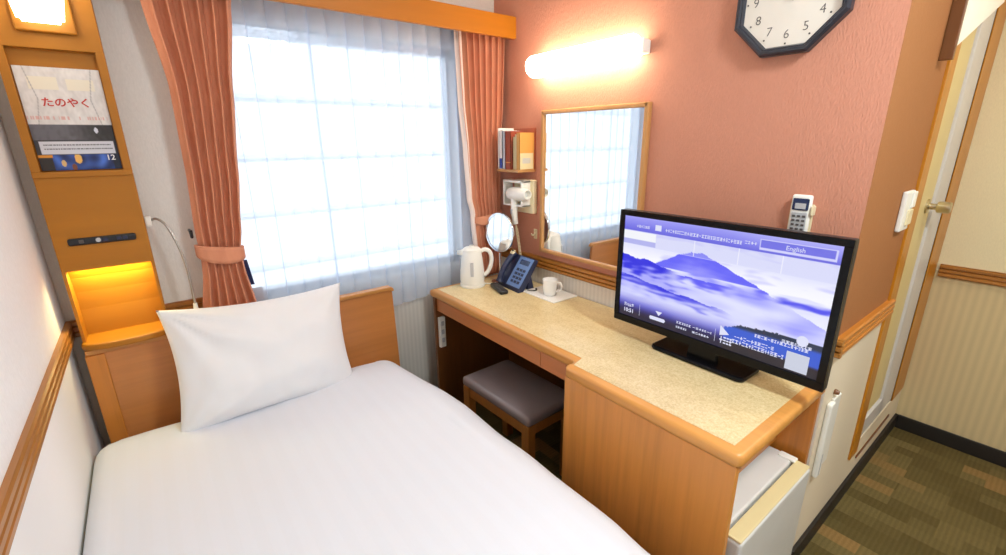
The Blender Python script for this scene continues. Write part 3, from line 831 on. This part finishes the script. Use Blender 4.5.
obj('earpiece_cap', lathe(NB(), [(0, .004), (.012, .003), (.016, -.004)], 16, axisM(e, nn + sl * .4)), M['cream_plastic'], ph, world=False)
cp = []
for i in range(150):
    t = i / 149; a = t * 2 * PI * 16
    q = Vector((lerp(.0, .05, t), lerp(-.09, -.115, math.sin(t * PI)), .007)); cp.append(q + Vector((.0045 * math.cos(a), 0, .0045 * math.sin(a))))
obj('coiled_cord', tube(NB(), cp, .0015, 5), M['dark_plastic'], ph, world=False, smooth=True)

rc = thing('remote_control', 'small black remote control lying in front of the telephone', 'remote control', (1.266, 1.662, DZ), math.radians(74))
o = autosmooth(obj('remote_body', bx(-.072, .072, -.021, .021, 0, .021, .008, 3), M['dark_plastic'], rc, world=False), 60)
for i in range(5):
    for j in range(3):
        obj('button', bx(-.058 + i * .02, -.046 + i * .02, -.014 + j * .011, -.007 + j * .011, .020, .0225, .001), M['ink'], rc, world=False)

ty = obj('serving_tray', bx(1.338, 1.490, 1.355, 1.572, DZ, DZ + .007, .003), M['china'])
tag(ty, 'flat white square tray on the desk below the framed mirror', 'tray')
cu = thing('coffee_cup', 'white china cup standing on the flat white tray', 'cup', (1.40, 1.447, DZ + .0072), math.radians(-60))
o = autosmooth(obj('cup_body', lathe(NB(), [(0, .002), (.026, .0), (.029, .003), (.033, .03), (.0355, .072), (.034, .074), (.0325, .07), (.029, .012), (0, .008)], 36), M['china'], cu, world=False), 60)
obj('handle', tube(NB(), spline([(.033, 0, .06), (.048, 0, .062), (.056, 0, .045), (.050, 0, .026), (.031, 0, .018)], 7), .0042, 10), M['china'], cu, world=False, smooth=True)

# ------------------------------------------------------------------ on the terracotta wall
mi = thing('wall_mirror', 'wooden framed rectangular mirror on the terracotta wall above the desk', 'mirror', (XP, 1.33, .9))
MY0, MY1, MZ0, MZ1 = 1.042, 1.612, .893, 1.549
bm = NB(); fx0, fx1 = XP - .026, XP - .0005; fw = .018
box(bm, fx0, fx1, MY0, MY0 + fw, MZ0, MZ1, .004); box(bm, fx0, fx1, MY1 - fw, MY1, MZ0, MZ1, .004)
box(bm, fx0, fx1, MY0 + .004, MY1 - .004, MZ0, MZ0 + fw, .004); box(bm, fx0, fx1, MY0 + .004, MY1 - .004, MZ1 - fw, MZ1, .004)
obj('frame', bm, M['mirrorframe'], mi)
obj('glass', bx(XP - .016, XP - .012, MY0 + .015, MY1 - .015, MZ0 + .015, MZ1 - .015), M['mirror'], mi)

wl = thing('wall_lamp', 'lit white tube lamp mounted horizontally above the framed mirror', 'lamp', (XP, 1.36, 1.73))
bm = NB(); cxl, czl = XP - .052, 1.729
pr = []
for i in range(25):
    a = 2 * PI * i / 24
    if i < 24: pr.append((cxl + .048 * math.cos(a), czl + .046 * math.sin(a)))
# swept along y
bm = prism(NB(), pr, 'y', 1.095, 1.642, .012)
o = autosmooth(obj('diffuser', bm, M['lampglass'], wl), 50)
obj('backplate', bx(XP - .012, XP - .0005, 1.07, 1.64, 1.71, 1.755, .003), M['white_plastic'], wl)
obj('end_cap', bx(XP - .050, XP - .010, 1.066, 1.096, 1.712, 1.757, .006), M['white_plastic'], wl)

# octagonal clock
ck = thing('wall_clock', 'octagonal wall clock with dark frame and white numeral dial high on the terracotta wall', 'clock', (XP, .618, 1.79))
cy_, cz_ = .618, 1.790
def octo(r): return [(cy_ + r / math.cos(PI / 8) * math.cos(PI / 8 + i * PI / 4), cz_ + r / math.cos(PI / 8) * math.sin(PI / 8 + i * PI / 4)) for i in range(8)]
bm = NB(); levels = [(XP - .0005, .146), (XP - .022, .146), (XP - .030, .140), (XP - .030, .133), (XP - .024, .130), (XP - .024, .127), (XP - .016, .124), (XP - .010, .120)]
rings = [[bm.verts.new((x, *p)) for p in octo(r)] for x, r in levels]
for A, B in zip(rings, rings[1:]):
    for i in range(8): bm.faces.new((A[i], A[(i + 1) % 8], B[(i + 1) % 8], B[i]))
bm.faces.new(rings[0])
obj('case', bm, M['clockcase'], ck)
dl = obj('dial', prism(NB(), octo(.1235), 'x', XP - .014, XP - .011), M['clockface'], ck)
for h in range(1, 13):
    a = PI / 2 - h * PI / 6; r = .094
    y = cy_ - r * math.cos(a); z = cz_ + r * math.sin(a)
    obj('numeral', text_bm(str(h), .033, frameM((XP - .0145, y, z), (0, -1, 0), (0, 0, 1)), -.0004), M['ink'], dl)
    y = cy_ - .117 * math.cos(a); z = cz_ + .117 * math.sin(a)
    obj('hour_dot', lathe(NB(), [(0, .0012), (.0025, .0012), (.0025, 0)], 8, axisM((XP - .014, y, z), (-1, 0, 0))), M['ink'], dl)
def hand(ang, L, w_, x):
    bm = bx(-.012, L, -w_, w_, -.0006, .0006)
    bm.transform(frameM((x, cy_, cz_), (0, -math.sin(ang), math.cos(ang)), (0, math.cos(ang), math.sin(ang)))); return bm
obj('hour_hand', hand(math.radians(325), .055, .003, XP - .017), M['ink'], ck)
obj('minute_hand', hand(math.radians(-54 + 360), .085, .002, XP - .019), M['ink'], ck)
obj('hub', lathe(NB(), [(0, .006), (.005, .005), (.006, 0)], 14, axisM((XP - .0165, cy_, cz_), (-1, 0, 0))), M['clockcase'], ck)

# air conditioner remote in its cradle
ar = thing('remote_cradle', 'small cream plastic cradle fixed to the terracotta wall behind the television', 'remote holder', (XP, .504, 1.15))
bm = NB()
box(bm, XP - .004, XP - .0005, .474, .536, 1.13, 1.235, .001); box(bm, XP - .024, XP - .0005, .470, .4765, 1.205, 1.232, .002)
box(bm, XP - .026, XP - .0005, .470, .538, 1.128, 1.136, .002)
obj('cradle_shell', bm, M['cream_plastic'], ar)
ac = thing('air_conditioner_remote', 'cream air conditioner remote with grey display standing in the wall cradle', 'remote control', (XP - .012, .504, 1.137))
o = obj('remote_body', bx(XP - .0215, XP - .005, .478, .530, 1.1365, 1.262, .006, 3), M['white_plastic'], ac); autosmooth(o, 60)
obj('display', bx(XP - .0228, XP - .020, .483, .525, 1.218, 1.252, .003), M['phone_disp'], ac)
obj('display_panel', bx(XP - .0234, XP - .0222, .490, .518, 1.222, 1.238, .0005), M['grey_plastic'], ac)
kp = obj('key_plate', bx(XP - .0223, XP - .0205, .484, .524, 1.14, 1.212, .0008), M['grey_plastic'], ac)
for r in range(5):
    for c_ in range(3):
        obj('button', bx(XP - .0238, XP - .0218, .487 + c_ * .013, .495 + c_ * .013, 1.148 + r * .0125, 1.154 + r * .0125, .0006), M['ink'], kp)

# little wall bookshelf and its books
bs = thing('book_rack', 'small open wooden book rack on the terracotta wall between curtain and mirror', 'shelf', (XP, 1.70, 1.28))
RK = plain('rack_terracotta', (178, 96, 66), .55)
obj('bottom_board', bx(1.392, XP - .0005, 1.670, 1.832, 1.274, 1.286, .002), M['mirrorframe'], bs)
obj('back_board', bx(XP - .010, XP - .0005, 1.670, 1.832, 1.286, 1.475), RK, bs)
obj('end_board', bx(1.40, XP - .010, 1.826, 1.832, 1.286, 1.478), M['white_plastic'], bs)
def book(name, label, y0, y1, h, d0, cover, pages=True, band=None):
    t = thing(name, label, 'book', (1.45, (y0 + y1) / 2, 1.2862), 0, 'books in the wall rack')
    z0 = 1.2865
    bm = NB(); e = .0018
    box(bm, d0, 1.494, y0, y0 + e, z0, z0 + h); box(bm, d0, 1.494, y1 - e, y1, z0, z0 + h); box(bm, d0, d0 + e, y0, y1, z0, z0 + h)
    obj('cover', bm, cover, t)
    obj('page_block', bx(d0 + e, 1.490, y0 + e, y1 - e, z0 + .003, z0 + h - .004), M['china'], t)
    if band: obj('spine_label', bx(d0 - .0006, d0 + .001, y0 + .001, y1 - .001, z0 + band[0], z0 + band[1]), band[2], t)
    return t
c1 = plain('book_white', (232, 232, 232), .5); c2 = plain('book_pale_grey', (196, 202, 212), .5); c3 = plain('book_red_brown', (150, 70, 48), .5)
c4 = plain('book_cream', (226, 208, 160), .5); c5 = plain('book_orange', (222, 158, 78), .5); cb = plain('label_blue', (40, 70, 150), .5)
book('white_book', 'white spined book with a blue foot label, nearest the curtain in the rack', 1.800, 1.825, .180, 1.402, c1, band=(.004, .05, cb))
book('grey_book', 'pale grey book second from the curtain in the wall rack', 1.781, 1.799, .178, 1.404, c2)
book('red_book', 'thick red brown book in the middle of the wall rack', 1.738, 1.779, .176, 1.404, c3, band=(.03, .034, c5))
book('cream_book', 'cream book beside the red brown book in the rack, shorter of the two cream ones', 1.712, 1.735, .150, 1.416, c4)
book('cream_book', 'thin cream book standing taller beside the orange fronted booklet', 1.698, 1.711, .160, 1.408, c4)
t = book('orange_book', 'booklet with orange cover and cream lower panel facing the framed mirror', 1.672, 1.694, .168, 1.404, c5)
obj('cover_panel', bx(1.406, 1.488, 1.6708, 1.6722, 1.2885, 1.362), c4, t)
obj('cover_print', bx(1.42, 1.47, 1.670, 1.671, 1.315, 1.340), plain('pale_print', (200, 196, 186), .6), t)

# hair dryer holder and dryer
hh = thing('dryer_holder', 'cream plastic hair dryer holder on the wall under the book rack', 'holder', (XP, 1.71, 1.07))
obj('backplate', bx(XP - .03, XP - .0005, 1.655, 1.80, 1.072, 1.236, .006), M['cream_plastic'], hh)
bm = NB()
for (a, b_, c_, d_) in ((1.675, 1.822, 1.222, 1.234), (1.675, 1.822, 1.108, 1.118), (1.812, 1.822, 1.108, 1.234), (1.675, 1.685, 1.108, 1.234)):
    box(bm, XP - .085, XP - .028, a, b_, c_, d_, .003)
obj('cradle_frame', bm, M['white_plastic'], hh)
hd = thing('hair_dryer', 'white hair dryer hanging in the wall holder with a coiled cord', 'hair dryer', (XP - .07, 1.74, 1.17))
Ma = axisM((XP - .072, 1.79, 1.168), (0, -1, 0.02))
o = autosmooth(obj('barrel', lathe(NB(), [(0, 0), (.02, 0), (.028, .01), (.032, .03), (.033, .09), (.029, .13), (.024, .145), (.020, .145), (.018, .12), (0, .12)], 28, Ma), M['white_plastic'], hd))
obj('air_grille', lathe(NB(), [(0, -.001), (.019, -.001), (.019, .002)], 20, Ma), M['grey_plastic'], hd)
obj('handle', tube(NB(), spline([(XP - .074, 1.742, 1.15), (XP - .08, 1.738, 1.11), (XP - .082, 1.734, 1.06), (XP - .078, 1.731, 1.02)], 6), [.019 - .005 * i / 18 for i in range(19)], 14), M['white_plastic'], hd, smooth=True)
obj('switch', bx(XP - .102, XP - .094, 1.730, 1.742, 1.07, 1.095, .002), M['grey_plastic'], hd)
cp = []
for i in range(220):
    t = i / 219; a = t * 2 * PI * 24
    y = lerp(1.731, 1.715, t) ; z = lerp(1.018, .845, t); x = lerp(XP - .078, XP - .058, t ** .6)
    cp.append(Vector((x + .006 * math.cos(a) * min(1, 8 * t), y + .006 * math.sin(a) * min(1, 8 * t), z)))
obj('coiled_cord', tube(NB(), cp, .0022, 6), M['cream_plastic'], hd, smooth=True)
hk = thing('wall_hook', 'small cream hook on the wall below the hair dryer holder', 'hook', (XP, 1.665, .96))
obj('plate', bx(XP - .006, XP - .0005, 1.652, 1.675, .945, .995, .002), M['cream_plastic'], hk)
obj('peg', tube(NB(), spline([(XP - .004, 1.664, .975), (XP - .022, 1.664, .965), (XP - .03, 1.664, .975)], 5), .004, 8), M['cream_plastic'], hk, smooth=True)

# ------------------------------------------------------------------ on the door wall
sw = thing('light_switch', 'white key card switch on the tan wall beside the bathroom door', 'switch', (1.93, YC, 1.19))
obj('switch_plate', bx(1.858, 1.955, YC - .014, YC - .0005, 1.128, 1.255, .004), M['white_plastic'], sw)
obj('rocker', bx(1.90, 1.955, YC - .019, YC - .013, 1.145, 1.195, .002), M['cream_plastic'], sw)
obj('card_slot', bx(1.92, 1.955, YC - .020, YC - .013, 1.20, 1.252, .003), M['white_plastic'], sw)

cv = thing('wall_fitting', 'narrow white plastic wall fitting with dark knob low on the cream wall beside the fridge', 'wall fitting', (1.58, YC, .36))
obj('cover_strip', bx(1.548, 1.585, YC - .016, YC - .0005, .352, .625, .005), M['white_plastic'], cv)
obj('cover_strip', bx(1.59, 1.655, YC - .009, YC - .0005, .37, .628, .003), M['white_plastic'], cv)
obj('knob', lathe(NB(), [(0, .014), (.006, .013), (.009, .004), (.009, 0)], 14, axisM((1.603, YC - .0005, .648), (0, -1, 0))), M['dark_wood'], cv)
obj('slot', bx(1.585, 1.591, YC - .012, YC - .0005, .47, .53), M['dark_plastic'], cv)
obj('slot', bx(1.56, 1.568, YC - .0165, YC - .015, .36, .44), M['grey_plastic'], cv)

# ------------------------------------------------------------------ outside the window
nb = thing('building', 'pale building with horizontal ledges faintly seen through the sheer curtain', 'building', (1.5, 6, -4))
obj('facade_wall', bx(-6, 9, 6.0, 6.3, -4, 5.2), M['facade'], nb)
for z in (-.7, -.05, .6, 1.25, 1.9):
    obj('ledge', bx(-6, 9, 5.95, 6.0, z, z + .05), M['facade_dark'], nb)

# ------------------------------------------------------------------ lamps
for (x, y, lab, s) in ((.95, -.35, 'added unseen round ceiling fill lamp over the gap between bed foot and desk', .17), (2.15, -.35, 'round glowing ceiling lamp over the entry carpet', .10)):  # first fixture is added out of view as room fill
    t = thing('ceiling_lamp', lab, 'ceiling lamp', (x, y, ZC), 0, 'ceiling lamps')
    obj('rim', lathe(NB(), [(s, 0), (s + .012, 0), (s + .012, -.03), (s, -.03)], 40, Matrix.Translation((x, y, ZC))), M['white_plastic'], t)
    obj('diffuser', lathe(NB(), [(0, -.045), (s * .6, -.042), (s, -.028)], 40, Matrix.Translation((x, y, ZC))), M['ceilglow'], t, smooth=True)
def area(name, loc, aim, size, energy, col, sy=None):
    L = bpy.data.lights.new(name, 'AREA'); L.energy = energy; L.color = col; L.size = size
    if sy: L.shape = 'RECTANGLE'; L.size_y = sy
    o = bpy.data.objects.new(name, L); C.objects.link(o); o.location = loc
    o.rotation_euler = Vector(aim).to_track_quat('-Z', 'Y').to_euler(); return o
area('room_fill', (.95, -.35, ZC - .06), (-.2, .3, -1), .34, 39, (.85, .95, 1))  # added fill below the unseen fixture, brightens walls and bed
area('entry_light', (2.15, -.35, ZC - .06), (0, 0, -1), .2, 8, (1, .9, .74))
area('niche_light', (-.136, 1.905, 1.040), (0, .1, -1), .19, 1.1, (1, .93, .45), .02)
sun = bpy.data.lights.new('sun', 'SUN'); sun.energy = 3.4; sun.angle = .02
so = bpy.data.objects.new('sun', sun); C.objects.link(so); so.rotation_euler = Vector((.25, .75, -.6)).to_track_quat('-Z', 'Y').to_euler()
W = bpy.data.worlds.new('sky'); bpy.context.scene.world = W; W.use_nodes = True
bg = W.node_tree.nodes['Background']; bg.inputs[0].default_value = (.86, .93, 1, 1); bg.inputs[1].default_value = 1.8

# ------------------------------------------------------------------ camera
th, ps, ro = .29420, .66038, -.010474
fw = Vector((math.sin(ps) * math.cos(th), math.cos(ps) * math.cos(th), -math.sin(th)))
rt = Vector((math.cos(ps), -math.sin(ps), 0)); up = rt.cross(fw)
r2 = rt * math.cos(ro) + up * math.sin(ro); u2 = -rt * math.sin(ro) + up * math.cos(ro)
cam = bpy.data.cameras.new('camera'); co = bpy.data.objects.new('camera', cam); C.objects.link(co)
m = Matrix((r2, u2, -fw)).transposed().to_4x4(); m.translation = (0, 0, 1.42); co.matrix_world = m
cam.sensor_fit = 'HORIZONTAL'; cam.sensor_width = 36; cam.lens = 451.95 / 1006 * 36; cam.clip_start = .02
S = bpy.context.scene; S.camera = co
S.view_settings.view_transform = 'Standard'; S.view_settings.look = 'None'; S.view_settings.gamma = 1
S.view_settings.exposure = 0; S.view_settings.use_curve_mapping = False
S.cycles.max_bounces = 10; S.cycles.diffuse_bounces = 6; S.cycles.transparent_max_bounces = 16
